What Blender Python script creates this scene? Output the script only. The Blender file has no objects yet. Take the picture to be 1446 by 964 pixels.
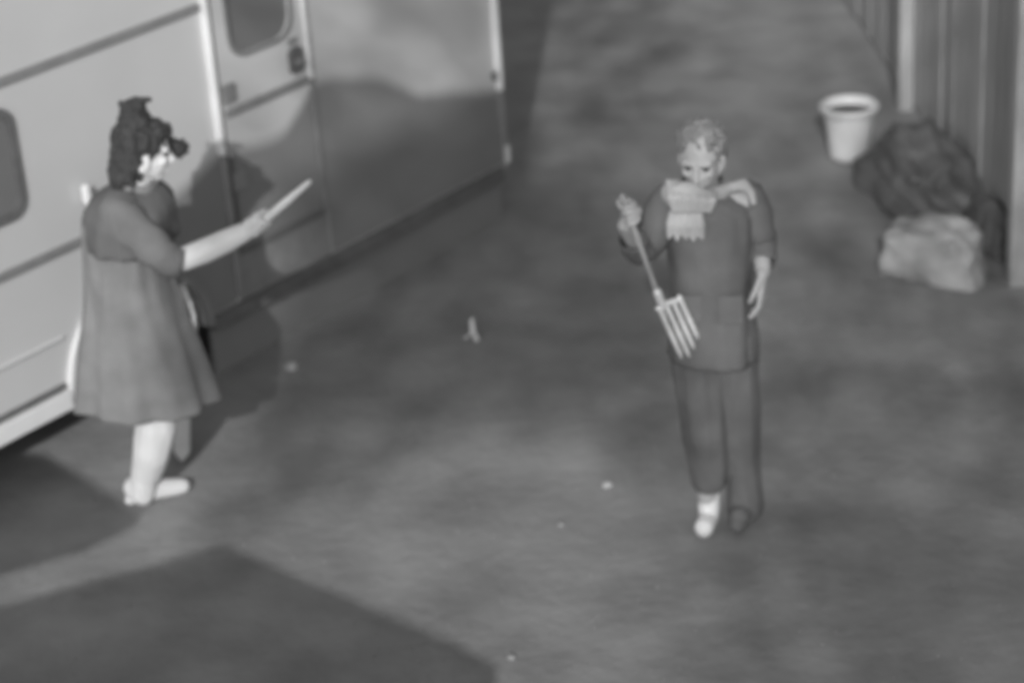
import bpy, bmesh, math, random
from mathutils import Vector, Matrix, noise
random.seed(7)
sc = bpy.context.scene
COL = sc.collection

# ------------------------------------------------------------------ camera
PW, PH, F = 1446.0, 964.0, 3100.0
CAM = Vector((0, 0, 4.26))
_p, _r = math.radians(25.5), math.radians(-4.0)
FWD = Vector((0, math.cos(_p), -math.sin(_p)))
_right = Vector((1, 0, 0)); _up = _right.cross(FWD)
RGT = _right * math.cos(_r) + _up * math.sin(_r)
UPV = -_right * math.sin(_r) + _up * math.cos(_r)
cam = bpy.data.cameras.new('camera')
cam.sensor_width = 36.0; cam.lens = F / PW * 36.0
cam.clip_start = 0.05; cam.clip_end = 500
cam.dof.use_dof = True; cam.dof.focus_distance = 5.4; cam.dof.aperture_fstop = 1.9   # a slightly misfocused security camera
co = bpy.data.objects.new('camera', cam); COL.objects.link(co)
m = Matrix((RGT, UPV, -FWD)).transposed().to_4x4(); m.translation = CAM
co.matrix_world = m
sc.camera = co

# ------------------------------------------------------------------ light (monochrome night camera)
SUN_AZ = math.radians(6.0)      # travel direction, clockwise from +Y
SUN_EL = math.radians(27.0)
LDIR = Vector((math.sin(SUN_AZ) * math.cos(SUN_EL), math.cos(SUN_AZ) * math.cos(SUN_EL), -math.sin(SUN_EL)))
w = bpy.data.worlds.new('World'); sc.world = w; w.use_nodes = True
nt = w.node_tree; bg = nt.nodes['Background']
sky = nt.nodes.new('ShaderNodeTexSky'); sky.sky_type = 'NISHITA'; sky.sun_disc = False
sky.sun_elevation = SUN_EL; sky.sun_rotation = SUN_AZ + math.pi
bw = nt.nodes.new('ShaderNodeRGBToBW')
nt.links.new(sky.outputs[0], bw.inputs[0]); nt.links.new(bw.outputs[0], bg.inputs[0])
bg.inputs[1].default_value = 0.128
sun = bpy.data.lights.new('sun', 'SUN'); sun.energy = 2.4; sun.angle = math.radians(0.62); sun.color = (1, 1, 1)
so = bpy.data.objects.new('sun', sun); COL.objects.link(so)
so.rotation_euler = LDIR.to_track_quat('-Z', 'Y').to_euler(); so.location = (-3, -6, 8)
sc.view_settings.view_transform = 'Standard'; sc.view_settings.look = 'None'
sc.view_settings.exposure = 0.0; sc.view_settings.gamma = 1.0
sc.cycles.use_denoising = True
sc.cycles.filter_width = 3.5

# ------------------------------------------------------------------ helpers
def ray(x, y):
    return (FWD + RGT * ((x - PW / 2) / F) - UPV * ((y - PH / 2) / F)).normalized()
def gnd(x, y, z=0.0):
    d = ray(x, y); return CAM + d * ((z - CAM.z) / d.z)
def at(x, y, Y):
    """the point that photo pixel (x, y) shows at distance plane Y"""
    d = ray(x, y); return CAM + d * ((Y - CAM.y) / d.y)

def mat(name, g, rough=0.7, var=0.15, scale=6.0, bump=0.0, bscale=60.0, spec=0.3, metal=0.0, lo=None, stretch=None):
    M = bpy.data.materials.new(name); M.use_nodes = True
    n = M.node_tree; b = n.nodes['Principled BSDF']
    b.inputs['Roughness'].default_value = rough; b.inputs['Metallic'].default_value = metal
    b.inputs['Specular IOR Level'].default_value = spec
    tc = n.nodes.new('ShaderNodeTexCoord'); mp = n.nodes.new('ShaderNodeMapping')
    n.links.new(tc.outputs['Object'], mp.inputs[0])
    if stretch: mp.inputs['Scale'].default_value = stretch
    nz = n.nodes.new('ShaderNodeTexNoise'); nz.inputs['Scale'].default_value = scale; nz.inputs['Detail'].default_value = 6
    n.links.new(mp.outputs[0], nz.inputs['Vector'])
    rp = n.nodes.new('ShaderNodeValToRGB')
    a = g * (1 - var) if lo is None else lo; c = g * (1 + var)
    rp.color_ramp.elements[0].position = .3; rp.color_ramp.elements[1].position = .7
    rp.color_ramp.elements[0].color = (a, a, a, 1); rp.color_ramp.elements[1].color = (c, c, c, 1)
    n.links.new(nz.outputs['Fac'], rp.inputs[0]); n.links.new(rp.outputs[0], b.inputs['Base Color'])
    if bump:
        n2 = n.nodes.new('ShaderNodeTexNoise'); n2.inputs['Scale'].default_value = bscale; n2.inputs['Detail'].default_value = 8
        n.links.new(mp.outputs[0], n2.inputs['Vector'])
        bp = n.nodes.new('ShaderNodeBump'); bp.inputs['Strength'].default_value = bump; bp.inputs['Distance'].default_value = .02
        n.links.new(n2.outputs['Fac'], bp.inputs['Height']); n.links.new(bp.outputs[0], b.inputs['Normal'])
    return M

def link(name, me, m, parent=None, smooth=False):
    o = bpy.data.objects.new(name, me); COL.objects.link(o)
    if m: me.materials.clear(); me.materials.append(m)
    if parent: o.parent = parent
    if smooth:
        for p in me.polygons: p.use_smooth = True
    return o
def frombm(name, bm, m, parent=None, smooth=False):
    bmesh.ops.recalc_face_normals(bm, faces=bm.faces)
    me = bpy.data.meshes.new(name); bm.to_mesh(me); bm.free()
    return link(name, me, m, parent, smooth)
def tag(o, label, cat, group=None):
    o['label'] = label; o['category'] = cat
    if group: o['group'] = group
    return o
def struct(o): o['kind'] = 'structure'; return o
def empty(name, loc=(0, 0, 0), rz=0):
    o = bpy.data.objects.new(name, None); COL.objects.link(o); o.location = loc; o.rotation_euler = (0, 0, rz)
    o.empty_display_size = .1
    return o
def bx(bm, x0, x1, y0, y1, z0, z1, bev=0.0):
    r = bmesh.ops.create_cube(bm, size=1.0)
    for v in r['verts']:
        v.co = Vector(((x0 + x1) / 2 + v.co.x * (x1 - x0), (y0 + y1) / 2 + v.co.y * (y1 - y0), (z0 + z1) / 2 + v.co.z * (z1 - z0)))
    if bev:
        es = list({e for v in r['verts'] for e in v.link_edges})
        bmesh.ops.bevel(bm, geom=es, offset=bev, segments=2, affect='EDGES', profile=.5)
def box(name, m, parent, x0, x1, y0, y1, z0, z1, bev=0.0):
    bm = bmesh.new(); bx(bm, x0, x1, y0, y1, z0, z1, bev); return frombm(name, bm, m, parent)
def prism(bm, pts, y0, y1):
    """polygon in x,z extruded along y"""
    a = [bm.verts.new((x, y0, z)) for x, z in pts]; b = [bm.verts.new((x, y1, z)) for x, z in pts]
    bm.faces.new(a); bm.faces.new(b[::-1])
    for i in range(len(pts)):
        j = (i + 1) % len(pts); bm.faces.new((a[i], a[j], b[j], b[i]))
def roundrect(x0, x1, z0, z1, r, n=6):
    out = []
    for cx, cz, a0 in ((x1 - r, z1 - r, 0), (x0 + r, z1 - r, 90), (x0 + r, z0 + r, 180), (x1 - r, z0 + r, 270)):
        for k in range(n + 1):
            t = math.radians(a0 + 90 * k / n); out.append((cx + r * math.cos(t), cz + r * math.sin(t)))
    return out
def hull(bm, pts):
    vs = [bm.verts.new(p) for p in pts]
    r = bmesh.ops.convex_hull(bm, input=vs)
    for e in set(g for g in r['geom_interior'] + r['geom_unused'] if isinstance(g, bmesh.types.BMVert)): bm.verts.remove(e)
_S = []
_b = bmesh.new(); bmesh.ops.create_icosphere(_b, subdivisions=2, radius=1)
_S = [v.co.copy() for v in _b.verts]; _b.free()
def cap(bm, p0, r0, p1, r1):
    hull(bm, [Vector(p0) + s * r0 for s in _S] + [Vector(p1) + s * r1 for s in _S])
def chain(bm, pts):
    for (p0, r0), (p1, r1) in zip(pts, pts[1:]): cap(bm, p0, r0, p1, r1)
def ell(bm, c, rx, ry, rz, ax=None):
    X, Y, Z = ax or (Vector((1, 0, 0)), Vector((0, 1, 0)), Vector((0, 0, 1)))
    hull(bm, [Vector(c) + X * (s.x * rx) + Y * (s.y * ry) + Z * (s.z * rz) for s in _S])
def blend(name, bm, m, parent=None, voxel=.006, smooth=4, wr=0.0, fr=(9, 9, 22)):
    """union of overlapping volumes as ONE continuous skin"""
    me = bpy.data.meshes.new('tmp'); bm.to_mesh(me); bm.free()
    o = bpy.data.objects.new('tmp', me); COL.objects.link(o)
    rm = o.modifiers.new('r', 'REMESH'); rm.mode = 'VOXEL'; rm.voxel_size = voxel
    sm = o.modifiers.new('s', 'SMOOTH'); sm.iterations = smooth; sm.factor = .5
    dg = bpy.context.evaluated_depsgraph_get()
    new = bpy.data.meshes.new_from_object(o.evaluated_get(dg)); new.name = name
    bpy.data.objects.remove(o); bpy.data.meshes.remove(me)
    if wr:                      # cloth creases or strands as real relief
        nn = [v.normal.copy() for v in new.vertices]
        for v, q in zip(new.vertices, nn):
            c = Vector((v.co.x * fr[0], v.co.y * fr[1], v.co.z * fr[2]))
            v.co += q * wr * (.6 * noise.noise(c) + .7 * (.35 - abs(noise.noise(c * .7 + Vector((7, 3, 1))))))
    return link(name, new, m, parent, True)
def loft(bm, rings, n=64, fold=None, close_top=False, close_bot=False, t0=0.0, t1=2 * math.pi):
    """rings: (centre, half width vec, half depth vec)"""
    full = abs(t1 - t0 - 2 * math.pi) < 1e-6
    rows = []
    for k, (c, A, B) in enumerate(rings):
        row = []
        for i in range(n if full else n + 1):
            t = t0 + (t1 - t0) * i / n
            f = 1 + (fold(k / (len(rings) - 1), t) if fold else 0)
            row.append(bm.verts.new(Vector(c) + A * (math.cos(t) * f) + B * (math.sin(t) * f)))
        rows.append(row)
    for a, b in zip(rows, rows[1:]):
        for i in range(len(a) if full else len(a) - 1):
            j = (i + 1) % len(a); bm.faces.new((a[i], a[j], b[j], b[i]))
    if close_top: bm.faces.new(rows[0])
    if close_bot: bm.faces.new(rows[-1][::-1])
    return rows
def interp(keys, n):
    """smooth resample of a list of tuples"""
    out = []
    for i in range(n):
        t = i / (n - 1) * (len(keys) - 1); k = min(int(t), len(keys) - 2); u = t - k
        p = [keys[max(0, min(len(keys) - 1, k + j))] for j in (-1, 0, 1, 2)]
        out.append(tuple(.5 * (2 * b + (c - a) * u + (2 * a - 5 * b + 4 * c - d) * u * u + (3 * b - a - 3 * c + d) * u ** 3) for a, b, c, d in zip(*p)))
    return out
def solid(o, t):
    s = o.modifiers.new('solid', 'SOLIDIFY'); s.thickness = t; s.offset = -1; return o

# ------------------------------------------------------------------ materials
M_dirt = mat('packed_dirt', .285, .95, .20, 2.6, bump=.35, bscale=16, spec=.1)
M_peb = mat('pebble', .27, .9, .2, 9, bump=.3)
M_rv = mat('white_gelcoat', .63, .35, .04, 2.0, spec=.5)
M_rvtrim = mat('bright_moulding', .85, .3, .04, 8, spec=.6)
M_dark = mat('dark_rubber', .15, .7, .2, 10)
M_groove = mat('grey_moulding', .26, .6, .12, 12)
M_glass = mat('tinted_glass', .20, .25, .05, 3, spec=.5)
M_tyre = mat('tyre_rubber', .10, .85, .2, 20, bump=.3)
M_steel = mat('painted_steel', .35, .45, .1, 10, metal=.2)
M_under = mat('underbody', .14, .9, .3, 6)
M_white = mat('white_plastic', .78, .4, .05, 9, spec=.4)
M_wood = mat('weathered_board', .40, .85, .22, 5, bump=.4, bscale=40, stretch=(8, 8, .6), spec=.15)
M_post = mat('pale_post', .42, .8, .12, 6, bump=.3, stretch=(6, 6, .6), spec=.15)
M_tarp = mat('dark_tarp', .14, .75, .3, 7, bump=.3, bscale=30)
M_sack = mat('pale_sack', .45, .85, .22, 9, bump=.4, bscale=50)
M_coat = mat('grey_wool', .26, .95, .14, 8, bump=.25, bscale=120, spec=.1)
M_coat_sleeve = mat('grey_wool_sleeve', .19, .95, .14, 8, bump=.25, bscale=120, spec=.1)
M_cape = mat('dark_wool', .15, .95, .14, 8, bump=.25, bscale=120, spec=.1)
M_coat2 = mat('charcoal_cloth', .155, .95, .12, 8, bump=.25, bscale=120, spec=.1)
M_trous = mat('dark_trousers', .15, .95, .12, 9, bump=.25, bscale=100, spec=.1)
M_shirt = mat('pale_shirt', .42, .9, .1, 9, bump=.2, bscale=90, spec=.1)
M_skin = mat('skin', .80, .55, .06, 14, spec=.35)
M_skin2 = mat('skin_b', .42, .6, .08, 14, spec=.3)
M_hair = mat('dark_hair', .06, .7, .3, 40, bump=.5, bscale=90, spec=.3)
M_hair2 = mat('grey_hair', .24, .8, .2, 40, bump=.5, bscale=90, spec=.2)
M_pale = mat('white_cotton', .74, .85, .05, 9, bump=.2, bscale=80, spec=.15)
M_eye = mat('eye', .03, .2, .1, 10, spec=.6)
M_metal = mat('bare_metal', .85, .35, .1, 20, spec=.6, metal=.3)
M_handle = mat('ash_wood', .36, .7, .15, 10, stretch=(4, 4, .5), spec=.2)
M_stick = mat('bright_stick', .90, .35, .03, 10, spec=.5)
M_paper = mat('scrap_paper', .78, .8, .06, 20)
M_leaf = mat('tree_leaf', .08, .7, .3, 6)
M_bark = mat('bark', .10, .95, .3, 8, bump=.5)
M_blocker = mat('blocker_sheet', .12, .7, .15, 6)

# ------------------------------------------------------------------ ground
def gz(x, y):
    return .012 * noise.noise(Vector((x * .9, y * .9, 0))) + .006 * noise.noise(Vector((x * 3.7, y * 3.7, 4)))
bm = bmesh.new()
xs = [-80, -40, -20, -10, -6] + [-4 + .1 * i for i in range(81)] + [6, 10, 20, 40, 80]
ys = [-60, -30, -10, 0, 4] + [5 + .1 * i for i in range(101)] + [17, 20, 30, 60, 120]
g = [[bm.verts.new((x, y, gz(x, y) - .004)) for x in xs] for y in ys]
for a, b in zip(g, g[1:]):
    for i in range(len(a) - 1): bm.faces.new((a[i], a[i + 1], b[i + 1], b[i]))
struct(frombm('ground', bm, M_dirt, smooth=True))

# small stones and crumbs that cover the dirt
vv, ff = [], []
for i in range(2600):
    p = gnd(random.uniform(-60, 1500), random.uniform(-40, 1000))
    if p.y > 15: continue
    s = .003 + .006 * random.random() ** 4; k = len(vv); z = gz(p.x, p.y); t = random.random() * 6
    for j in range(4):
        r = s * random.uniform(.7, 1.3); vv.append((p.x + r * math.cos(t + j * 1.57), p.y + r * math.sin(t + j * 1.57), z))
    vv.append((p.x + s * .2, p.y, z + s * .6)); vv.append((p.x, p.y, z - s))
    for j in range(4): ff += [(k + j, k + (j + 1) % 4, k + 4), (k + (j + 1) % 4, k + j, k + 5)]
me = bpy.data.meshes.new('gravel'); me.from_pydata(vv, [], ff)
o = link('gravel', me, M_peb); o['kind'] = 'stuff'; o['label'] = 'fine loose gravel scattered over the packed dirt'; o['category'] = 'gravel'

# ------------------------------------------------------------------ camper trailer
RA = math.radians(50.491)
rv = empty('camper_trailer', (-2.0804, 7.8696, 0), RA)
tag(rv, 'pale camper trailer with moulding lines and a door, parked behind the person with the topknot', 'trailer')
U0, U1, ZB, ZT, DEP = -2.2, 3.315, .25, 2.75, 2.2
AC, AR = .79, .385            # wheel arch centre and radius
DU0, DU1 = 1.42, 1.985        # door opening
# lower wall panels left and right of the wheel arch
arch = [(AC + AR * math.cos(math.radians(a)), ZB + AR * math.sin(math.radians(a))) for a in range(0, 181, 9)]
def panel(name, pts, y0=0.0, y1=.03, m=M_rv, parent=rv):
    b = bmesh.new(); prism(b, pts, y0, y1); return frombm(name, b, m, parent)
panel('wall_panel', [(U0, ZB), (AC - AR, ZB)] + arch[::-1][1:-1] + [(AC + AR, ZB), (DU0 - .03, ZB), (DU0 - .03, .885), (U0, .885)])
panel('wall_panel', [(U0, .897), (DU0 - .03, .897), (DU0 - .03, 1.645), (U0, 1.645)])
panel('wall_panel', [(U0, 1.657), (DU0 - .03, 1.657), (DU0 - .03, ZT), (U0, ZT)])
panel('wall_panel', [(DU1 + .02, ZB), (U1 - .03, ZB), (U1 - .03, ZT), (DU1 + .02, ZT)])
panel('wall_panel', [(DU0 - .028, 2.42), (DU1 + .018, 2.42), (DU1 + .018, ZT), (DU0 - .028, ZT)])
panel('wall_panel', [(DU0 - .028, ZB), (DU1 + .018, ZB), (DU1 + .018, .50), (DU0 - .028, .50)], m=M_groove)  # darker than the other wall panels: painted as lying in shade
# body shell behind the side wall
bm = bmesh.new()
bx(bm, U0, U1 - .02, .034, DEP, .52 + ZB, ZT + .02, .0)
frombm('body_shell', bm, M_rv, rv)
box('roof', M_rv, rv, U0 - .03, U1 + .01, -.03, DEP + .03, ZT + .023, ZT + .10, .03)
box('floor_frame', M_under, rv, U0 + .05, AC - AR - .08, .05, DEP - .05, ZB + .06, .76)
box('floor_frame', M_under, rv, AC + AR + .08, U1 - .05, .05, DEP - .05, ZB + .06, .76)
# wheel housing and wheel
bm = bmesh.new(); prism(bm, [(AC - AR - .06, ZB + .02), (AC + AR + .06, ZB + .02), (AC + AR + .06, .765), (AC - AR - .06, .765)], .36, .40)
frombm('wheel_housing', bm, M_under, rv)
b = bmesh.new()
ar2 = [(AC + (AR + .035) * math.cos(math.radians(a)), ZB + (AR + .035) * math.sin(math.radians(a))) for a in range(0, 181, 9)]
ar1 = [(AC + (AR - .002) * math.cos(math.radians(a)), ZB + (AR - .002) * math.sin(math.radians(a))) for a in range(0, 181, 9)]
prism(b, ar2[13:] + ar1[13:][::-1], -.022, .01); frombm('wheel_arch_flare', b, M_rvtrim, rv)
b = bmesh.new(); prism(b, ar2[:14] + ar1[:14][::-1], -.021, .009); frombm('wheel_arch_flare', b, M_groove, rv)  # rest of the flare in a darker tone, shade painted in
wheel = empty('wheel', (AC, .14, .315)); wheel.parent = rv
bm = bmesh.new()
prof = [(.21, -.09), (.29, -.10), (.315, -.07), (.318, 0), (.315, .07), (.29, .10), (.21, .09)]
rows = []
for k in range(40):
    t = 2 * math.pi * k / 40; rows.append([bm.verts.new((r * math.cos(t), y, r * math.sin(t))) for r, y in prof])
for k in range(40):
    a, c = rows[k], rows[(k + 1) % 40]
    for i in range(len(prof)): j = (i + 1) % len(prof); bm.faces.new((a[i], a[j], c[j], c[i]))
frombm('tyre', bm, M_tyre, wheel, True)
bm = bmesh.new()
bmesh.ops.create_cone(bm, cap_ends=True, segments=32, radius1=.208, radius2=.208, depth=.10, matrix=Matrix.Rotation(math.pi / 2, 4, 'X'))
bmesh.ops.create_cone(bm, cap_ends=True, segments=20, radius1=.07, radius2=.05, depth=.05, matrix=Matrix.Translation((0, -.07, 0)) @ Matrix.Rotation(math.pi / 2, 4, 'X'))
frombm('rim', bm, M_steel, wheel)
M_wallshade = mat('lower_wall_shade_paint', .24, .5, .06, 3, spec=.3)  # shade on the lower wall put into the paint, fading to white
_n = M_wallshade.node_tree; _b = _n.nodes['Principled BSDF']; _src = _b.inputs['Base Color'].links[0].from_socket
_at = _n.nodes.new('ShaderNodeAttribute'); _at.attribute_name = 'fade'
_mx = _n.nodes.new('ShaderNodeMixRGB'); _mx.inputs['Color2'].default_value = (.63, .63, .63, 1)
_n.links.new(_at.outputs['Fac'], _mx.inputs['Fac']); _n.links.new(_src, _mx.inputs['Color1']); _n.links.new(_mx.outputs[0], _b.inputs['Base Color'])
def shade_panel(name, top, y0, parent, z0):
    """thin panel of painted wall shade whose curved top edge fades into the white above it"""
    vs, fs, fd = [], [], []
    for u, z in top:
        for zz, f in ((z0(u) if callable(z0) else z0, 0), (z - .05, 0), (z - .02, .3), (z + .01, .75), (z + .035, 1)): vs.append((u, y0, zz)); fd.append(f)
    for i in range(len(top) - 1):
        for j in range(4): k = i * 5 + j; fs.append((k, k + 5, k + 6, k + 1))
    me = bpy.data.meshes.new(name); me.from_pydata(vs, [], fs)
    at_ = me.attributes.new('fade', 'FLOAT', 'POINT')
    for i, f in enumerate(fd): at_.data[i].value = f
    return link(name, me, M_wallshade, parent)
TOPK = [(.7, .80), (.9, .84), (1.0, .88), (1.22, .94), (1.40, 1.0), (1.60, .97), (1.76, .97), (1.88, 1.04), (1.98, 1.12), (2.10, 1.12), (2.26, 1.07), (2.42, 1.02), (2.58, .93), (2.72, .85), (3.0, .77), (3.31, .68)]  # top edge of the painted shade along the trailer side
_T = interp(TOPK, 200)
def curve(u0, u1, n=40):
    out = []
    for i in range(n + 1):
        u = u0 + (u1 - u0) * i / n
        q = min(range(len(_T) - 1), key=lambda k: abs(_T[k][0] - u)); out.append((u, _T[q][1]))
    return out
shade_panel('lower_shade_panel', curve(.86, 1.372, 60), -.0015, rv, lambda u: ZB + max(.04, math.sqrt(max(0, (AR + .03) ** 2 - (u - AC) ** 2))))
shade_panel('lower_shade_panel', curve(2.007, U1 - .032, 80), -.0015, rv, ZB + .04)
box('added_skirting', M_wallshade, rv, AC + AR + .04, U1 - .035, .012, .035, -.01, ZB - .036)  # added panel closing the dark gap under the sill, in the painted shade tone
# mouldings
def mould(z, u0, u1, h=.028, m=M_groove, name='moulding'):
    return box(name, m, rv, u0, u1, -.014, .004, z - h / 2, z + h / 2, .004)
mould(1.651, U0, 1.36, .036); mould(.891, U0, .80, .036); mould(.525, U0, AC - .40, .010, M_rv, 'seam_strip')
mould(.318, U0, AC - AR - .045, .024, M_dark)
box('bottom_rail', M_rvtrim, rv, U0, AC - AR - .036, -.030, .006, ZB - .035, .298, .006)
box('bottom_rail', M_dark, rv, AC + AR + .036, U1 - .04, -.030, .006, ZB - .035, .285, .006)  # dark on this side to carry on the painted wall shade
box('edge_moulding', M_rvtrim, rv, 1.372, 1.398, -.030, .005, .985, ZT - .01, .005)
box('edge_moulding', M_groove, rv, 1.373, 1.397, -.028, .005, ZB + .06, .984, .005)  # shaded lower length of the same moulding, painted grey
box('door_gap_seal', M_dark, rv, 1.399, 1.424, -.010, .012, .5, 2.42, .003)
# door
door = empty('door', (0, 0, 0)); door.parent = rv
win = roundrect(1.505, 1.885, 1.385, 2.16, .10)
b = bmesh.new()
outer = roundrect(DU0 + .006, DU1 - .012, .51, 2.40, .03)
def ringfill(bm, outer, inner, y0, y1):
    def loop(pts, y): return [bm.verts.new((x, y, z)) for x, z in pts]
    o0, o1, i0, i1 = loop(outer, y0), loop(outer, y1), loop(inner, y0), loop(inner, y1)
    n = len(outer)
    for k in range(n):
        j = (k + 1) % n
        bm.faces.new((o0[k], o0[j], i0[j], i0[k])); bm.faces.new((o1[k], i1[k], i1[j], o1[j]))
        bm.faces.new((o0[k], o1[k], o1[j], o0[j])); bm.faces.new((i0[k], i0[j], i1[j], i1[k]))
ringfill(b, outer, win, -.012, .02); frombm('door_leaf', b, M_rv, door)
b = bmesh.new(); prism(b, win, .004, .012); frombm('window_pane', b, M_glass, door)
b = bmesh.new(); ringfill(b, roundrect(1.49, 1.90, 1.37, 2.175, .11), roundrect(1.508, 1.882, 1.388, 2.157, .097), -.020, -.008); frombm('window_frame', b, M_groove, door)
box('cross_rail', M_groove, door, DU0 + .012, DU1 - .03, -.024, -.006, 1.135, 1.175, .006)
b = bmesh.new(); prism(b, roundrect(1.845, 1.93, 1.205, 1.325, .03), -.030, -.008); lt = frombm('latch', b, M_dark, door)
box('latch_handle', M_groove, lt, 1.865, 1.905, -.055, -.032, 1.25, 1.275, .006)
box('latch_plate', M_groove, door, 1.85, 1.915, -.018, -.008, 1.335, 1.365, .004)
for z0 in (1.20, .80, 2.2): box('hinge', M_groove, door, 1.425, 1.497, -.030, -.008, z0, z0 + .085, .006)
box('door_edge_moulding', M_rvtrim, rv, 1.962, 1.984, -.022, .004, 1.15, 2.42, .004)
box('door_edge_moulding', M_groove, rv, 1.963, 1.983, -.021, .004, .5, 1.149, .004)  # grey below the bright length, matching the painted shade
shade_panel('lower_shade_panel', curve(DU0 + .02, 1.955), -.0145, door, .53)
M_lowshade = mat('lower_shade_trim', .16, .6, .1, 9)  # dark tone that carries the painted shade round the door edges
box('bottom_shade_strip', M_lowshade, door, DU0 + .004, DU1 - .009, -.018, -.004, .500, .536, .003)
box('side_shade_strip', M_lowshade, door, 1.950, 1.9745, -.0175, -.004, .537, 1.10, .003)
box('side_shade_strip', M_lowshade, door, DU0 + .004, DU0 + .024, -.0175, -.004, .537, .96, .003)
box('door_gap_seal', M_groove, rv, 1.985, 2.006, -.008, .012, .5, 2.42, .003)
# window near the left edge of view
b = bmesh.new(); ringfill(b, roundrect(-.62, .315, 1.10, 1.56, .08), roundrect(-.59, .285, 1.13, 1.53, .06), -.018, .004); wn = frombm('side_window', b, M_dark, rv)
b = bmesh.new(); prism(b, roundrect(-.588, .283, 1.132, 1.528, .06), -.008, .002); frombm('window_pane', b, M_glass, wn)
# corner post, marker reflectors, grab handle
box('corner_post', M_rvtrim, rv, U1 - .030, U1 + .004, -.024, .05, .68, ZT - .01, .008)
box('corner_post', M_groove, rv, U1 - .029, U1 + .003, -.023, .049, ZB, .679, .006)  # lower length of the post with its shade painted in
box('corner_bracket', M_dark, rv, U1 - .062, U1 - .037, -.02, .002, .74, .79, .004)
box('reflector', M_white, rv, U1 - .03, U1 + .004, -.036, -.025, .30, .39, .004)
box('grab_handle', M_stick, rv, .585, .615, -.05, -.018, 1.045, 1.125, .008)
# front end wall, rear end wall, jack stand and hitch out of view keep the trailer whole
box('end_wall', M_rv, rv, U1 - .019, U1 - .001, .052, DEP, ZB, ZT)
box('jack_stand', M_steel, rv, U1 - .5, U1 - .42, .5, .58, 0, .32)
box('jack_stand', M_steel, rv, U0 + .4, U0 + .48, .5, .58, 0, .32)

# ------------------------------------------------------------------ board fence on the right
fence = empty('board_fence', (2.33, 9.17, 0)); tag(fence, 'weathered vertical board fence with pale posts along the right edge', 'fence')
fx = lambda y: 2.34 - (y - 9.17) * .022 - 2.33
bmesh_board = []
for v in range(4):
    b = bmesh.new(); bx(b, -.011, .011, -.066, .066, 0.03, 1.86 + .02 * random.random(), .004)
    me = bpy.data.meshes.new('board'); b.to_mesh(me); b.free(); me.materials.append(M_wood); bmesh_board.append(me)
y = 6.6
while y < 16.6:
    o = bpy.data.objects.new('board', bmesh_board[random.randrange(4)]); COL.objects.link(o); o.parent = fence
    o.location = (fx(y) + .055 + random.uniform(-.006, .006), y - 9.17, random.uniform(-.01, .01)); o.rotation_euler = (random.uniform(-.008, .008), 0, .022 + random.uniform(-.03, .03))
    y += .142
bpost = bmesh.new(); bx(bpost, -.04, .04, -.045, .045, 0, 1.98, .006)
mp = bpy.data.meshes.new('post'); bpost.to_mesh(mp); bpost.free(); mp.materials.append(M_post)
for y in (6.76, 9.17, 11.58, 13.99, 16.4):
    o = bpy.data.objects.new('post', mp); COL.objects.link(o); o.parent = fence; o.location = (fx(y) - .005, y - 9.17, 0)
for z in (.35, 1.55):
    b = bmesh.new(); bx(b, .069, .11, -2.6, 7.4, z, z + .09); o = frombm('rail', b, M_wood, fence); o.rotation_euler.z = .022

# ------------------------------------------------------------------ bucket
p = gnd(1199, 222)
bk = empty('bucket', p, .4); tag(bk, 'white flared plastic bucket standing open near the fence', 'bucket')
b = bmesh.new()
prof = [(.001, .004), (.085, .0), (.10, .008), (.104, .03), (.128, .24), (.132, .262), (.150, .268), (.156, .292), (.146, .300), (.137, .296), (.126, .262), (.098, .03), (.085, .016), (.001, .016)]
rows = []
for k in range(48):
    t = 2 * math.pi * k / 48; rows.append([b.verts.new((r * math.cos(t), r * math.sin(t), z)) for r, z in prof])
for k in range(48):
    a, c = rows[k], rows[(k + 1) % 48]
    for i in range(len(prof) - 1): b.faces.new((a[i], a[i + 1], c[i + 1], c[i]))
bmesh.ops.remove_doubles(b, verts=b.verts, dist=.0005)
frombm('pail', b, M_white, bk, True)
b = bmesh.new(); bmesh.ops.create_circle(b, cap_ends=True, segments=40, radius=.1225, matrix=Matrix.Translation((0, 0, .252))); frombm('rim_shade_disc', b, M_tarp, bk)  # dark disc added for the shaded crescent inside the rim
b = bmesh.new()
pts = [(Vector((.152 * math.cos(t), .152 * math.sin(t) * .98, .25 - .10 * math.sin(t))), .004) for t in [math.pi * k / 16 for k in range(17)]]
chain(b, pts); frombm('wire_handle', b, M_steel, bk)

# ------------------------------------------------------------------ pale lumpy sack and dark tarp heap
def lump(name, m, loc, sx, sy, sz, amp, freq, seed, flat=.25, sub=5, parent=None, rz=0, edgy=0.0):
    b = bmesh.new(); bmesh.ops.create_icosphere(b, subdivisions=sub, radius=1)
    for v in b.verts:
        c = v.co.copy()
        if edgy: c = Vector([math.copysign(abs(x) ** (1 - edgy), x) for x in c])
        d = 1 + amp * noise.noise(c * freq + Vector((seed, 0, 0))) + amp * .5 * noise.noise(c * freq * 2.7 + Vector((0, seed, 0))) - amp * .45 * abs(noise.noise(c * freq * 1.6 + Vector((0, 0, seed))))
        c = c * d; c.z = max(c.z, -flat)
        v.co = Vector((c.x * sx, c.y * sy, (c.z + flat) * sz))
    o = frombm(name, b, m, parent, True); o.location = loc; o.rotation_euler.z = rz; return o
p = gnd(1322, 385)
tag(lump('lumpy_sack', M_sack, (p.x, p.y, -.004), .235, .15, .17, .26, .9, 3.3, .55, rz=-.55, edgy=.45), 'pale grey lumpy sack lying on the ground below the bucket', 'sack')
p = gnd(1290, 268)
tag(lump('tarp_heap', M_tarp, (p.x + .02, p.y, -.004), .25, .54, .22, .42, 1.2, 8.1, .35, rz=.05), 'crumpled dark tarp heaped between the bucket and the fence', 'tarp')
p = gnd(1400, 345)
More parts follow.
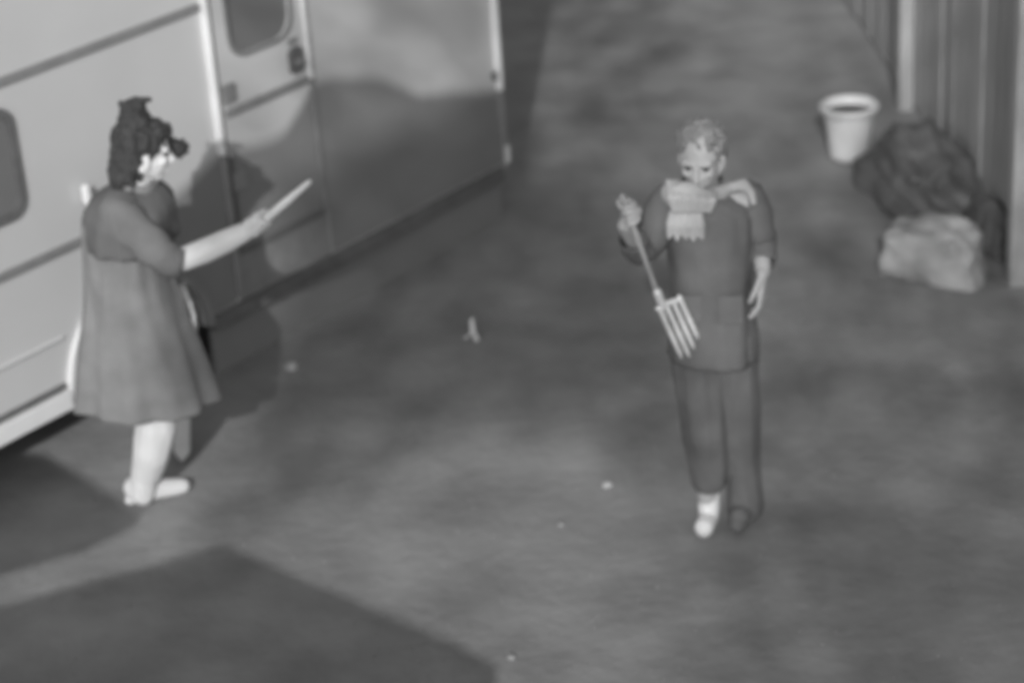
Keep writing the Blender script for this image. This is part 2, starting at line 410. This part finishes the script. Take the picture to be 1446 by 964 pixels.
tag(lump('tarp_bundle', M_tarp, (p.x, p.y, -.004), .11, .22, .18, .3, 1.1, 2.2, .35, rz=.1), 'small dark cloth bundle behind the pale sack at the fence', 'cloth bundle')

# ------------------------------------------------------------------ litter and stones
p = gnd(668, 476)
b = bmesh.new()
def sheet(pts, th=.004):
    for q in pts: pass
    vs = [b.verts.new(q) for q in pts] ; ws = [b.verts.new(Vector(q) + Vector((.001, .001, th))) for q in pts]
    b.faces.new(vs); b.faces.new(ws[::-1])
    for i in range(len(pts)): j = (i + 1) % len(pts); b.faces.new((vs[i], vs[j], ws[j], ws[i]))
sheet([(-.010, .06, .055), (.006, .075, .062), (.012, .0, .02), (-.012, -.005, .014)])
sheet([(-.012, .0, .016), (.0, .005, .018), (-.03, -.03, .006), (-.042, -.022, .008)])
sheet([(.0, .0, .018), (.014, .002, .018), (.028, -.05, .006), (.004, -.056, .006)])
o = frombm('paper_scrap', b, M_paper); o.location = p; tag(o, 'small crumpled white paper scrap on the dark open ground', 'litter')
for x, y, s, lab, sd in ((857, 685, .022, 'small pale stone on the ground, left of the bright boot', 1.0), (412, 519, .030, 'small pale stone on dark ground below the bright stick', 5.0),
                         (792, 738, .015, 'tiny grey stone in the lit dirt, lower left of the small pale stone', 9.0), (722, 930, .018, 'grey stone near the bottom edge of the picture', 12.0)):
    p = gnd(x, y); o = lump('stone', M_sack if y < 700 else M_peb, (p.x, p.y, gz(p.x, p.y) - .006), s, s * .8, s * .7, .35, 1.3, sd, .5, sub=3); tag(o, lab, 'stone', 'loose stones')

# ------------------------------------------------------------------ people
def head(bm, c, fwd, up, s=1.0):
    f = fwd.normalized(); u = (up - f * up.dot(f)).normalized(); r = f.cross(u)
    ax = (f, r, u)
    P = lambda a, b_, d: c + f * a * s + r * b_ * s + u * d * s
    ell(bm, P(-.012, 0, .03), .098 * s, .077 * s, .092 * s, ax)          # skull
    ell(bm, P(.018, 0, -.035), .072 * s, .064 * s, .075 * s, ax)         # face
    cap(bm, P(.055, 0, -.095), .026 * s, P(.02, 0, -.075), .045 * s)     # chin
    for q in (-1, 1):
        cap(bm, P(.045, q * .02, -.09), .02 * s, P(-.02, q * .058, -.045), .022 * s)   # jaw
        ell(bm, P(.055, q * .036, -.025), .026 * s, .024 * s, .022 * s, ax)            # cheekbone
        cap(bm, P(.078, q * .012, .022), .010 * s, P(.068, q * .045, .02), .010 * s)   # brow
        ell(bm, P(-.008, q * .078, -.02), .016 * s, .008 * s, .030 * s, ax)            # ear
    cap(bm, P(.083, 0, .008), .008 * s, P(.107, 0, -.035), .0125 * s)    # nose
    for q in (-1, 1): ell(bm, P(.096, q * .012, -.038), .010 * s, .008 * s, .008 * s, ax)
    cap(bm, P(.084, -.018, -.066), .0075 * s, P(.084, .018, -.066), .0075 * s)          # lips
    cap(bm, P(.081, -.015, -.077), .0075 * s, P(.081, .015, -.077), .0075 * s)
    return P
def eyes(P, s, parent):
    for q in (-1, 1):
        b = bmesh.new(); bmesh.ops.create_icosphere(b, subdivisions=2, radius=.0125 * s, matrix=Matrix.Translation(P(.070, q * .031, .004)))
        frombm('eye', b, M_eye, parent, True)
def grip(bm, c, s, toward, wrist, rr, side=1):
    """fist closed round a rod through c along s (towards the thumb side); toward: direction from rod to the palm's heel"""
    s = s.normalized(); b_ = (toward - s * toward.dot(s)).normalized(); n = s.cross(b_) * side
    R = rr + .008
    cp = lambda ang, off, rad=R: c + s * off + (b_ * math.cos(ang) + n * math.sin(ang)) * rad
    chain(bm, [(wrist, .026), (cp(math.radians(25), -.012, R + .018), .022)])
    for off in (-.026, .0, .024): cap(bm, cp(math.radians(10), off, R + .016), .014, cp(math.radians(75), off * 1.1, R + .006), .011)
    cap(bm, wrist, .024, cp(math.radians(30), .02, R + .012), .016); cap(bm, wrist, .024, cp(math.radians(30), -.026, R + .012), .016)
    for i, (off, L) in enumerate(((.033, 1.0), (.011, 1.06), (-.011, 1.0), (-.032, .86))):
        ang = [75, 125, 180, 235, 290]
        pts = [(cp(math.radians(75 + (a - 75) * L), off, R + .002), .0092 - .0006 * k) for k, a in enumerate(ang)]
        chain(bm, pts)
    chain(bm, [(cp(math.radians(10), .03, R + .014), .013), (cp(math.radians(-35), .05, R + .006), .011), (cp(math.radians(-85), .052, R + .003), .0095), (cp(math.radians(-125), .046, R + .003), .0085)])
def relaxed(bm, wrist, down, fwd, side):
    """hanging hand: palm, four unequal curled fingers, thumb from the palm's side"""
    d = down.normalized(); f = (fwd - d * fwd.dot(d)).normalized(); m_ = d.cross(f) * side      # m_: curl direction
    P = lambda a, b_, c_: wrist + d * a + f * b_ + m_ * c_
    for o in (-.026, -.009, .009, .026): cap(bm, P(.0, o * .6, 0), .02, P(.085, o * 1.15, .004), .0125)
    for o, L in ((.031, .9), (.0105, 1.0), (-.0105, .95), (-.031, .75)):
        chain(bm, [(P(.085, o, .004), .0095), (P(.085 + .038 * L, o, .010), .0088), (P(.085 + .064 * L, o, .026), .008), (P(.085 + .078 * L, o, .042), .0072)])
    chain(bm, [(P(.018, .03, .004), .014), (P(.05, .052, .014), .011), (P(.078, .056, .026), .0095), (P(.098, .052, .036), .0085)])

# ---- person in the long coat, left
Y1 = 7.66
A = lambda x, y, dy=0.0: at(x, y, Y1 + dy)
p1 = empty('person', gnd(215, 712)); p1['label'] = 'person with a topknot in a long grey coat, pointing a bright stick beside the trailer'; p1['category'] = 'person'
def child(o): # world-space mesh under an Empty that only carries a location
    o.parent = p_cur; o.matrix_parent_inverse = Matrix.Translation(-Vector(p_cur.location)); return o
p_cur = p1
f1 = Vector((.93, .30, -.16)); u1 = Vector((.16, 0, 1))
bm = bmesh.new()
HC1 = A(205, 214)
P1 = head(bm, HC1, f1, u1, .98)
chain(bm, [(HC1 + Vector((-.03, 0, -.05)), .052), (A(192, 268), .055), (A(186, 285), .08)])
ell(bm, A(184, 325), .105, .145, .15); ell(bm, A(186, 400), .10, .13, .14); ell(bm, A(196, 455), .12, .15, .13)
shN, shF = A(166, 300, -.16), A(206, 292, .17)
cap(bm, shN, .055, A(186, 296), .075); cap(bm, shF, .055, A(186, 296), .075)
elN, wrN = A(243, 372, -.20), A(346, 327, -.16)
chain(bm, [(shN, .056), (A(205, 336, -.19), .05), (elN, .043)])
chain(bm, [(elN, .043), (A(285, 356, -.185), .047), (A(320, 340, -.17), .044), (wrN, .036)])
rodA, rodB = A(365, 318, -.15), A(438, 256, -.16)
sdir = (rodB - rodA).normalized()
fc1 = rodA
grip(bm, fc1, sdir, Vector((-.9, -.1, .25)), wrN, .0135, 1)
elF = A(238, 380, .19); wrF = A(262, 430, .10)
chain(bm, [(shF, .055), (elF, .042), (wrF, .027)]); relaxed(bm, wrF, (A(272, 470, .06) - wrF), Vector((.6, -.6, 0)), 1)
hpN, hpF = A(192, 470, -.08), A(202, 470, .09)
anN, anF = A(203, 694, 0.0), A(257, 636, .37)
knN, knF = A(224, 590, -.06), A(246, 545, .22)
chain(bm, [(hpN, .09), (knN, .058), (A(212, 640, -.02), .052), (anN, .036)])
chain(bm, [(hpF, .09), (knF, .056), (A(252, 595, .30), .05), (anF, .034)])
toeN = gnd(246, 699) + Vector((0, 0, .035)); toeF = gnd(262, 636) + Vector((0, 0, .035))
chain(bm, [(anN, .036), (gnd(198, 708) + Vector((0, 0, .04)), .032), (toeN, .028)])
body1 = child(blend('body', bm, M_skin, voxel=.0045, smooth=3)); eyes(P1, .98, body1)
for o in body1.children: pass
# trousers
bm = bmesh.new()
chain(bm, [(hpN, .10), (A(219, 560, -.05), .075), (A(220, 600, -.05), .083), (A(215, 636, -.03), .074), (A(206, 672, 0), .056), (A(201, 696, 0), .05)])
chain(bm, [(hpF, .10), (knF, .066), (A(251, 600, .31), .040), (A(256, 626, .36), .036)])
ell(bm, A(198, 455), .12, .15, .11)
child(blend('trousers', bm, M_pale, voxel=.007, smooth=3, wr=.008, fr=(14, 14, 7)))
def boot(name, ank, toe_px, heel_px, m, sc_=1.0):
    b = bmesh.new()
    h, t = gnd(*heel_px), gnd(*toe_px); d = (t - h).normalized()
    Z = Vector((0, 0, 1))
    chain(b, [(ank, .048 * sc_), ((ank + h + d * .03 + Z * .07) / 2, .045 * sc_), (h + d * .03 + Z * .07, .044 * sc_), (h + d * .035 + Z * .042, .041 * sc_)])
    chain(b, [(h + d * .035 + Z * .042, .04 * sc_), (h + d * .12 + Z * .045, .040 * sc_), (t - d * .05 + Z * .034, .036 * sc_), (t - d * .01 + Z * .03, .031 * sc_)])
    chain(b, [(h + d * .005 + Z * .02, .022 * sc_), (t - d * .03 + Z * .016, .026 * sc_)])
    for v in b.verts: v.co.z = max(v.co.z, .003)
    return child(blend(name, b, m, voxel=.006, smooth=3))
boot('boot', anN + Vector((0, 0, .02)), (262, 694), (183, 712), M_pale, 1.05)
boot('boot', anF + Vector((0, 0, .01)), (262, 624), (258, 652), M_pale, .8)
# coat
keys = [(190, 262, 24, .075), (186, 276, 44, .13), (180, 296, 60, .20), (178, 330, 61, .205), (180, 370, 60, .195), (184, 405, 64, .195), (190, 445, 74, .20), (197, 490, 86, .21), (203, 530, 95, .22), (207, 561, 101, .225)]
rings = []
for x, y, hw, dp in interp(keys, 40):
    c = A(x, y); rings.append((c, (A(x + hw, y) - c), Vector((.02, dp, 0))))
fold = lambda k, t: .06 * math.sin(math.pi * min(1, 1.15 * k)) * (noise.noise(Vector((math.cos(t) * 3.5, math.sin(t) * 3.5, k * 4.5 + t * .6)))) + k * k * (.055 * math.sin(7 * t + 1.2) + .03 * math.sin(13 * t + 3 * k)) + .012 * noise.noise(Vector((math.cos(t) * 2, math.sin(t) * 2, k * 7)))
bm = bmesh.new(); loft(bm, rings, 90, fold)
coat = solid(child(frombm('coat', bm, M_coat, smooth=True)), .008)
# sleeves
def tube(name, pts, m, n=22, wr=.04):
    """loose sleeve round a list of (point, radius)"""
    b = bmesh.new(); rs = []
    for k, q in enumerate(interp([tuple(p_) + (r,) for p_, r in pts], 18)):
        rs.append((Vector(q[:3]), q[3]))
    rr = []
    for k, (c, r) in enumerate(rs):
        d = (rs[min(k + 1, 17)][0] - rs[max(k - 1, 0)][0]).normalized(); X = d.orthogonal().normalized() if k == 0 else (X - d * X.dot(d)).normalized(); Yv = d.cross(X)
        rr.append((c, X * r, Yv * r))
    loft(b, rr, n, lambda k, t: wr * math.sin(k * 26 + 2 * t) + wr * .6 * math.sin(3 * t + 9 * k))
    return solid(child(frombm(name, b, m, smooth=True)), .006)
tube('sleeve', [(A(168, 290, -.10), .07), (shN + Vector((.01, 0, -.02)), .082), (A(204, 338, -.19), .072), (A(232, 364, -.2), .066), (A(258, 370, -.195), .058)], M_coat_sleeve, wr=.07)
tube('sleeve', [(A(200, 286, .10), .07), (shF, .08), (A(225, 340, .19), .07), (elF, .06), (A(252, 410, .14), .052)], M_coat)
bm = bmesh.new()
for k in range(2):
    pass
rs = []
for z, hw, dp in ((272, 33, .095), (262, 31, .09), (252, 33, .092)):
    c = A(191 + (272 - z) * .1, z); rs.append((c, A(191 + hw, z) - A(191, z), Vector((0, dp, 0))))
loft(bm, rs, 40, lambda k, t: .03 * math.sin(5 * t)); solid(child(frombm('collar', bm, M_coat, smooth=True)), .008)
# dark shoulder cape over the coat
rs = []
for x, y, hw, dp in interp([(191, 258, 26, .09), (187, 270, 46, .15), (184, 288, 61, .225), (184, 312, 63, .24), (186, 332, 64, .245)], 16):
    c = A(x, y); rs.append((c, A(x + hw, y) - c, Vector((.02, dp, 0))))
bm = bmesh.new(); loft(bm, rs, 80, lambda k, t: k * (.03 * math.sin(9 * t + 1) + .02 * math.sin(15 * t)) + .02 * noise.noise(Vector((math.cos(t) * 3, math.sin(t) * 3, k * 3))))
solid(child(frombm('cape', bm, M_cape, smooth=True)), .008)
# hair
bm = bmesh.new()
fx1 = f1.normalized(); ux1 = (u1 - fx1 * u1.dot(fx1)).normalized(); ax1 = (fx1, fx1.cross(ux1), ux1)
ell(bm, P1(-.030, 0, .045), .100, .088, .092, ax1); ell(bm, P1(-.055, 0, -.02), .072, .086, .105, ax1)
ell(bm, P1(.03, 0, .082), .06, .07, .042, ax1)
ell(bm, P1(-.085, 0, -.08), .05, .07, .085, ax1)
for k in range(26):
    a = random.uniform(-1, 1); q = P1(-.06 - .04 * random.random(), .075 * a, random.uniform(-.02, .05))
    chain(bm, [(q, .014), (q + Vector((random.uniform(-.03, .0), 0, -.07)), .012), (q + Vector((random.uniform(-.04, .01), 0, -.14)), .006)])
hair = child(blend('hair', bm, M_hair, voxel=.0045, smooth=2, wr=.022, fr=(45, 45, 14)))
bm = bmesh.new(); ell(bm, A(190, 172), .066, .066, .05); ell(bm, A(188, 160), .05, .05, .05); ell(bm, A(188, 149), .034, .034, .03)
for k in range(14):
    t = k * 2.4; q = A(188, 154) + Vector((math.cos(t) * .03, math.sin(t) * .03, .0)); cap(bm, q, .012, q + Vector((math.cos(t) * .02, math.sin(t) * .02, .03 * random.random())), .004)
child(blend('topknot', bm, M_hair, voxel=.0045, smooth=2, wr=.018, fr=(45, 45, 20)))
bm = bmesh.new(); chain(bm, [(A(176, 146), .010), (A(192, 142), .013), (A(211, 141), .010)]); child(frombm('hair_clip', bm, M_hair))
bm = bmesh.new(); q = P1(.06, -.09, .0); ell(bm, A(251, 210, .10), .036, .036, .038); cap(bm, A(251, 210, .10), .026, P1(.03, -.07, .04), .03)
for k in range(10):
    t = k * 2.4; q = A(251, 210, .10); cap(bm, q, .02, q + Vector((math.cos(t), .2, math.sin(t))) * .044, .005)
child(blend('side_bun', bm, M_hair, voxel=.006, smooth=2))
# the bright stick in the hand
b = bmesh.new(); e = rodA - sdir * .05
chain(b, [(e, .013), (rodA + sdir * .06, .0165), (rodA + sdir * .16, .0145), (rodB - sdir * .01, .010), (rodB, .006)])
st = frombm('stick', b, M_stick, smooth=True); tag(st, 'slim bright tapered stick in the outstretched hand of the person with a topknot', 'stick')

# ---- person with the fork, right
Y2 = 7.20
A2 = lambda x, y, dy=0.0: at(x, y, Y2 + dy)
p2 = empty('person', gnd(1000, 752)); p2['label'] = 'person in dark clothes with a pale shirt front, holding a garden fork'; p2['category'] = 'person'
p_cur = p2
f2 = Vector((-.30, -.90, -.25)); u2 = Vector((-.05, -.2, 1))
bm = bmesh.new()
HC2 = A2(990, 222, 0)
P2 = head(bm, HC2, f2, u2, 1.0)
chain(bm, [(HC2 + Vector((0, .02, -.05)), .055), (A2(992, 265, .03), .058), (A2(995, 285, .03), .09)])
ell(bm, A2(998, 325), .15, .11, .16); ell(bm, A2(1002, 400), .14, .10, .14); ell(bm, A2(1006, 455), .15, .11, .12)
sL, sR = A2(945, 290, .0), A2(1052, 285, .02)     # image left / right shoulder
cap(bm, sL, .05, A2(996, 296), .065); cap(bm, sR, .05, A2(996, 296), .065)
eL, wL = A2(905, 352, -.06), A2(882, 318, -.22)
chain(bm, [(sL, .055), (eL, .042)]); chain(bm, [(eL, .042), (wL, .027)])
tA, tB = A2(879, 277, -.26), A2(932, 425, -.24)
td = (tA - tB).normalized()
gc = A2(888, 302, -.26)
grip(bm, gc, td, Vector((.3, .8, -.3)), wL, .011, -1)
eR, wR = A2(1074, 345, .02), A2(1077, 385, -.07)
chain(bm, [(sR, .055), (eR, .042), (wR, .027)]); relaxed(bm, wR, Vector((-.05, -.25, -1)), Vector((-.3, -.9, 0)), 1)
h1, h2 = A2(985, 470), A2(1028, 470)
k1, k2 = A2(996, 610, -.03), A2(1040, 608, .02)
a1, a2 = A2(1001, 722, 0), A2(1052, 712, .06)
chain(bm, [(h1, .09), (k1, .058), (a1, .037)]); chain(bm, [(h2, .09), (k2, .058), (a2, .037)])
chain(bm, [(a1, .034), (gnd(997, 748) + Vector((0, 0, .035)), .03)]); chain(bm, [(a2, .036), (gnd(1046, 738) + Vector((0, 0, .035)), .03)])
body2 = child(blend('body', bm, M_skin2, voxel=.0045, smooth=3)); eyes(P2, 1.0, body2)
bm = bmesh.new()
chain(bm, [(h1, .112), (k1, .086), (A2(1000, 650), .078), (A2(1001, 674), .068)])
chain(bm, [(h2, .112), (k2, .086), (A2(1049, 680, .05), .074), (A2(1052, 714, .06), .07)])
ell(bm, A2(1006, 458), .165, .13, .12)
child(blend('trousers', bm, M_trous, voxel=.007, smooth=3, wr=.018, fr=(12, 12, 5)))
boot('boot', A2(1001, 682), (994, 760), (1004, 736), M_pale, .95)['label'] = 'bright white boot'
boot('boot', a2 + Vector((0, 0, .02)), (1040, 752), (1056, 722), M_trous)
keys = [(993, 268, 22, .075), (996, 280, 46, .11), (999, 296, 62, .14), (1001, 340, 62, .15), (1003, 390, 58, .145), (1005, 440, 60, .15), (1007, 500, 64, .16)]
def r2(keys, n, off=0.0):
    out = []
    for x, y, hw, dp in interp(keys, n):
        c = A2(x, y, .0); X = (A2(x + hw, y) - c); out.append((c, X * (1 + off), Vector((0, dp * (1 + off), 0))))
    return out
fold2 = lambda k, t: .045 * math.sin(math.pi * min(1, k * 1.2)) * noise.noise(Vector((math.cos(t) * 3, math.sin(t) * 3, k * 9 + 2))) + k * (.03 * math.sin(5 * t + 1.2) + .02 * math.sin(11 * t + 6 * k)) + .015 * noise.noise(Vector((math.cos(t) * 2, math.sin(t) * 2, k * 6)))
bm = bmesh.new(); loft(bm, r2(keys, 30), 72, fold2); jk = solid(child(frombm('jacket', bm, M_coat2, smooth=True)), .008)
# pale shirt front, in two visible pieces parted by a strap
allr = r2(keys, 60, .05)
def patch(name, i0, i1, t0, t1, m, off):
    b = bmesh.new(); R = r2(keys, 60, off)
    loft(b, R[i0:i1], 30, lambda k, t: 0.0, t0=math.radians(t0), t1=math.radians(t1)); return solid(child(frombm(name, b, m, smooth=True)), .006)
bm = bmesh.new()
# knitted scarf: a loose wrap round the neck, a bunched front and two tails
ring = []
for k in range(25):
    t = 2 * math.pi * k / 24; q = A2(992, 268 + 5 * math.sin(t), .03); ring.append((q + Vector((math.cos(t) * .082, math.sin(t) * .088, -.012 * math.sin(t) - .012)), .024 + .004 * math.sin(5 * t)))
chain(bm, ring)
ell(bm, A2(968, 278, -.125), .076, .042, .058); ell(bm, A2(952, 272, -.09), .048, .045, .05); ell(bm, A2(992, 283, -.13), .05, .036, .042)
for k in range(6): chain(bm, [(A2(944 + k * 13, 257 + k * 3, -.10), .013), (A2(947 + k * 12, 278 + k, -.165), .015), (A2(952 + k * 10, 298, -.155), .012)])
chain(bm, [(A2(1000, 276, -.08), .024), (A2(1028, 266, -.02), .02), (A2(1050, 260, .0), .022), (A2(1060, 272, -.03), .018), (A2(1064, 286, -.06), .012)])
scf = child(blend('neck_scarf', bm, M_shirt, voxel=.006, smooth=3))
bm = bmesh.new()
for k in range(5): chain(bm, [(A2(948 + k * 10, 300, -.14), .010), (A2(946 + k * 11, 318, -.158), .016), (A2(945 + k * 11.5, 335 + (k % 2) * 3, -.152), .010)])
child(blend('scarf_tail', bm, M_sack, voxel=.005, smooth=4))
# jacket details
for px_ in (974, 1032):
    bm = bmesh.new(); hull(bm, [A2(px_ + dx, y_, -.155 - dd) for dx in (-17, 17) for y_ in (418, 456) for dd in (0, .012)]); child(frombm('pocket', bm, M_coat2))
tube('sleeve', [(A2(955, 285), .065), (sL, .08), (A2(925, 325, -.03), .068), (eL, .06), (A2(893, 336, -.14), .05)], M_coat2)
tube('sleeve', [(A2(1040, 283), .065), (sR, .08), (A2(1066, 318, .02), .068), (eR, .06), (A2(1076, 372, -.05), .05)], M_coat2)
bm = bmesh.new()
fx2 = f2.normalized(); ux2 = (u2 - fx2 * u2.dot(fx2)).normalized(); ax2 = (fx2, fx2.cross(ux2), ux2)
ell(bm, P2(-.028, 0, .045), .098, .086, .088, ax2); ell(bm, P2(-.055, 0, -.02), .065, .08, .09, ax2)
for k in range(30):
    a = random.uniform(-1, 1); q = P2(random.uniform(-.06, .04), .07 * a, .09 - .03 * abs(a)); cap(bm, q, .014, q + Vector((random.uniform(-.03, .03), random.uniform(-.03, .02), .02)), .005)
child(blend('hair', bm, M_hair2, voxel=.0045, smooth=2, wr=.016, fr=(55, 55, 30)))
rs = []
for y, hw, dp in ((276, 30, .10), (264, 27, .09), (252, 30, .095)):
    c = A2(992, y, .03); rs.append((c, A2(992 + hw, y, .03) - c, Vector((0, dp, 0))))
bm = bmesh.new(); loft(bm, rs, 40, lambda k, t: .04 * math.sin(4 * t)); solid(child(frombm('collar', bm, M_coat2, smooth=True)), .008)
# garden fork
fk = empty('garden_fork', gc); tag(fk, 'garden fork with bright tines hanging from the hand of the person in dark clothes', 'fork')
p_cur = fk
b = bmesh.new(); chain(b, [(tA, .0092), (gc, .0095), (tB, .0095), (A2(939, 442, -.235), .012)]); child(frombm('shaft', b, M_handle, smooth=True))
b = bmesh.new()
hd = (A2(960, 500, -.22) - A2(930, 425, -.24)).normalized()
c0 = A2(936, 432, -.24); sx = Vector((.88, .30, .36)).normalized(); sx = (sx - hd * sx.dot(hd)).normalized()
chain(b, [(c0 - sx * .02, .010), (c0 + sx * .025, .011), (c0 + sx * .07 + hd * .012, .009)]); chain(b, [(c0 - hd * .06, .016), (c0, .014)])
child(frombm('socket', b, M_metal, smooth=True))
for k in range(4):
    o = c0 + sx * (-.014 + .027 * k); L = (.225, .235, .215, .185)[k]
    b = bmesh.new(); chain(b, [(o, .0085), (o + hd * L * .5 + sx * .004, .0095), (o + hd * L * .9 + sx * .008, .008), (o + hd * L + sx * .008, .003)])
    child(frombm('tine', b, M_metal, smooth=True))

# ------------------------------------------------------------------ unseen blockers added outside the view to shade the yard
def shadow_src(p, h):
    """point at height h whose sun shadow falls on ground point p"""
    return Vector(p) - LDIR * ((h - p[2]) / -LDIR.z) if False else Vector(p) - LDIR * (h / -LDIR.z)
def canopy(name, pix, h, label):  # unseen sheet, outlined backwards from the shadow wanted on the ground
    pts = [shadow_src(gnd(*q), h) for q in pix]
    b = bmesh.new(); a = [b.verts.new(p) for p in pts]; c = [b.verts.new(p + Vector((0, 0, .05))) for p in pts]
    b.faces.new(a); b.faces.new(c[::-1])
    for i in range(len(pts)): j = (i + 1) % len(pts); b.faces.new((a[i], a[j], c[j], c[i]))
    root = empty(name, (sum((p for p in pts), Vector()) / len(pts)).xy.to_3d()); tag(root, label, 'canopy')
    global p_cur
    p_cur = root; child(frombm('added_sheet', b, M_blocker))
    cc = sum((p for p in pts), Vector()) / len(pts)
    for p, qx in zip(pts, pix):
        if qx[0] > -200: continue
        q = p + (cc - p) * .06; b = bmesh.new(); bx(b, q.x - .04, q.x + .04, q.y - .04, q.y + .04, 0, h); child(frombm('post', b, M_steel))
canopy('added_canopy', [(310, 788), (640, 930), (700, 964), (640, 1300), (-300, 1300), (-300, 950), (0, 872)], 1.9, 'unseen flat sheet added to shade the near corner of the yard')
canopy('added_shade_sheet', [(55, 658), (192, 742), (110, 782), (0, 812), (-350, 900), (-420, 720), (-60, 640)], 1.9, 'unseen small sheet added to shade the ground beside the trailer')
# unseen tree, added so its crown shades the middle of the yard
HT = 9.0
cen = shadow_src(gnd(640, 460), HT)
tw = Vector((cen.x + 5.2, cen.y + .3, 0))
tree = empty('tree', tw); tag(tree, 'unseen leafy tree added behind the camera to shade the yard', 'tree'); p_cur = tree
b = bmesh.new()
chain(b, [(tw, .24), (tw + Vector((.1, .0, 2.6)), .20), (tw + Vector((.0, .1, 5.4)), .15), (tw + Vector((-.5, .1, 8.0)), .09), (tw + Vector((-1.6, .1, 8.8)), .045), (cen + Vector((1.6, .2, .1)), .022), (cen + Vector((.3, .1, 0)), .016), (cen + Vector((-.6, .3, 0)), .012)])
child(blend('trunk', b, M_bark, voxel=.018, smooth=1))
b = bmesh.new()
# crown: leaves placed to shade the middle of the yard and dim the right
POLY = [(330, 640), (300, 735), (345, 765), (470, 685), (570, 620), (690, 570), (860, 590), (930, 680), (985, 690), (975, 580), (915, 450), (880, 320), (800, 245), (715, 232), (600, 310), (520, 375), (430, 470)]
def inside(x, y):
    r = False
    for i in range(len(POLY)):
        (ax_, ay), (cx, cy) = POLY[i], POLY[i - 1]
        if (ay > y) != (cy > y) and x < (cx - ax_) * (y - ay) / (cy - ay) + ax_: r = not r
    return r
def pix_of(p):
    v = Vector(p) - CAM; z = v.dot(FWD); return PW / 2 + F * v.dot(RGT) / z, PH / 2 - F * v.dot(UPV) / z
LV, LF = [], []
def leaf(c):
    d = Vector((random.gauss(0, 1), random.gauss(0, 1), random.gauss(0, .5))).normalized(); e = d.orthogonal().normalized(); s = random.uniform(.035, .06)
    k = len(LV); LV.extend([c - d * s * 1.5, c + e * s * .7, c + d * s * 1.5, c - e * s * .7]); LF.append((k, k + 1, k + 2, k + 3))
for i in range(26000):
    p = Vector((random.uniform(-2.5, 4.2), random.uniform(5.6, 15), 0))
    x, y = pix_of(p)
    if inside(x, y): pr = .95 if y < 600 else .55
    elif x > 940 and y > 780: pr = .42 * min(1, (x - 940) / 120)
    elif x > 960: pr = .30 * min(1, (x - 960) / 200) * min(1, max(0, (y - 20) / 300))
    elif y < 320 and x > 690: pr = .24
    else: pr = 0
    if random.random() > pr: continue
    q = p + Vector((random.gauss(0, .12), random.gauss(0, .18), 0))
    leaf(shadow_src(q, HT) + LDIR * random.gauss(0, .25))
for i in range(380):                       # leaves added to shade the trailer's lower side
    u = random.uniform(1.75, 3.4); z = random.uniform(.15, .72); q = rv.location + Vector((math.cos(RA), math.sin(RA), 0)) * u + Vector((0, 0, z))
    leaf(q - LDIR * ((HT - z) / -LDIR.z) + LDIR * random.gauss(0, .25))
for i in range(300):                       # sparse leaves added to dim the trailer's far half
    u = 3.4 - 2.0 * random.random() ** .8 * random.random() ** .4; z = random.uniform(.9, 2.3)
    q = rv.location + Vector((math.cos(RA), math.sin(RA), 0)) * u + Vector((0, 0, z))
    leaf(q - LDIR * ((HT - z) / -LDIR.z) + LDIR * random.gauss(0, .25))
me = bpy.data.meshes.new('crown'); me.from_pydata(LV, [], LF); child(link('crown', me, M_leaf))
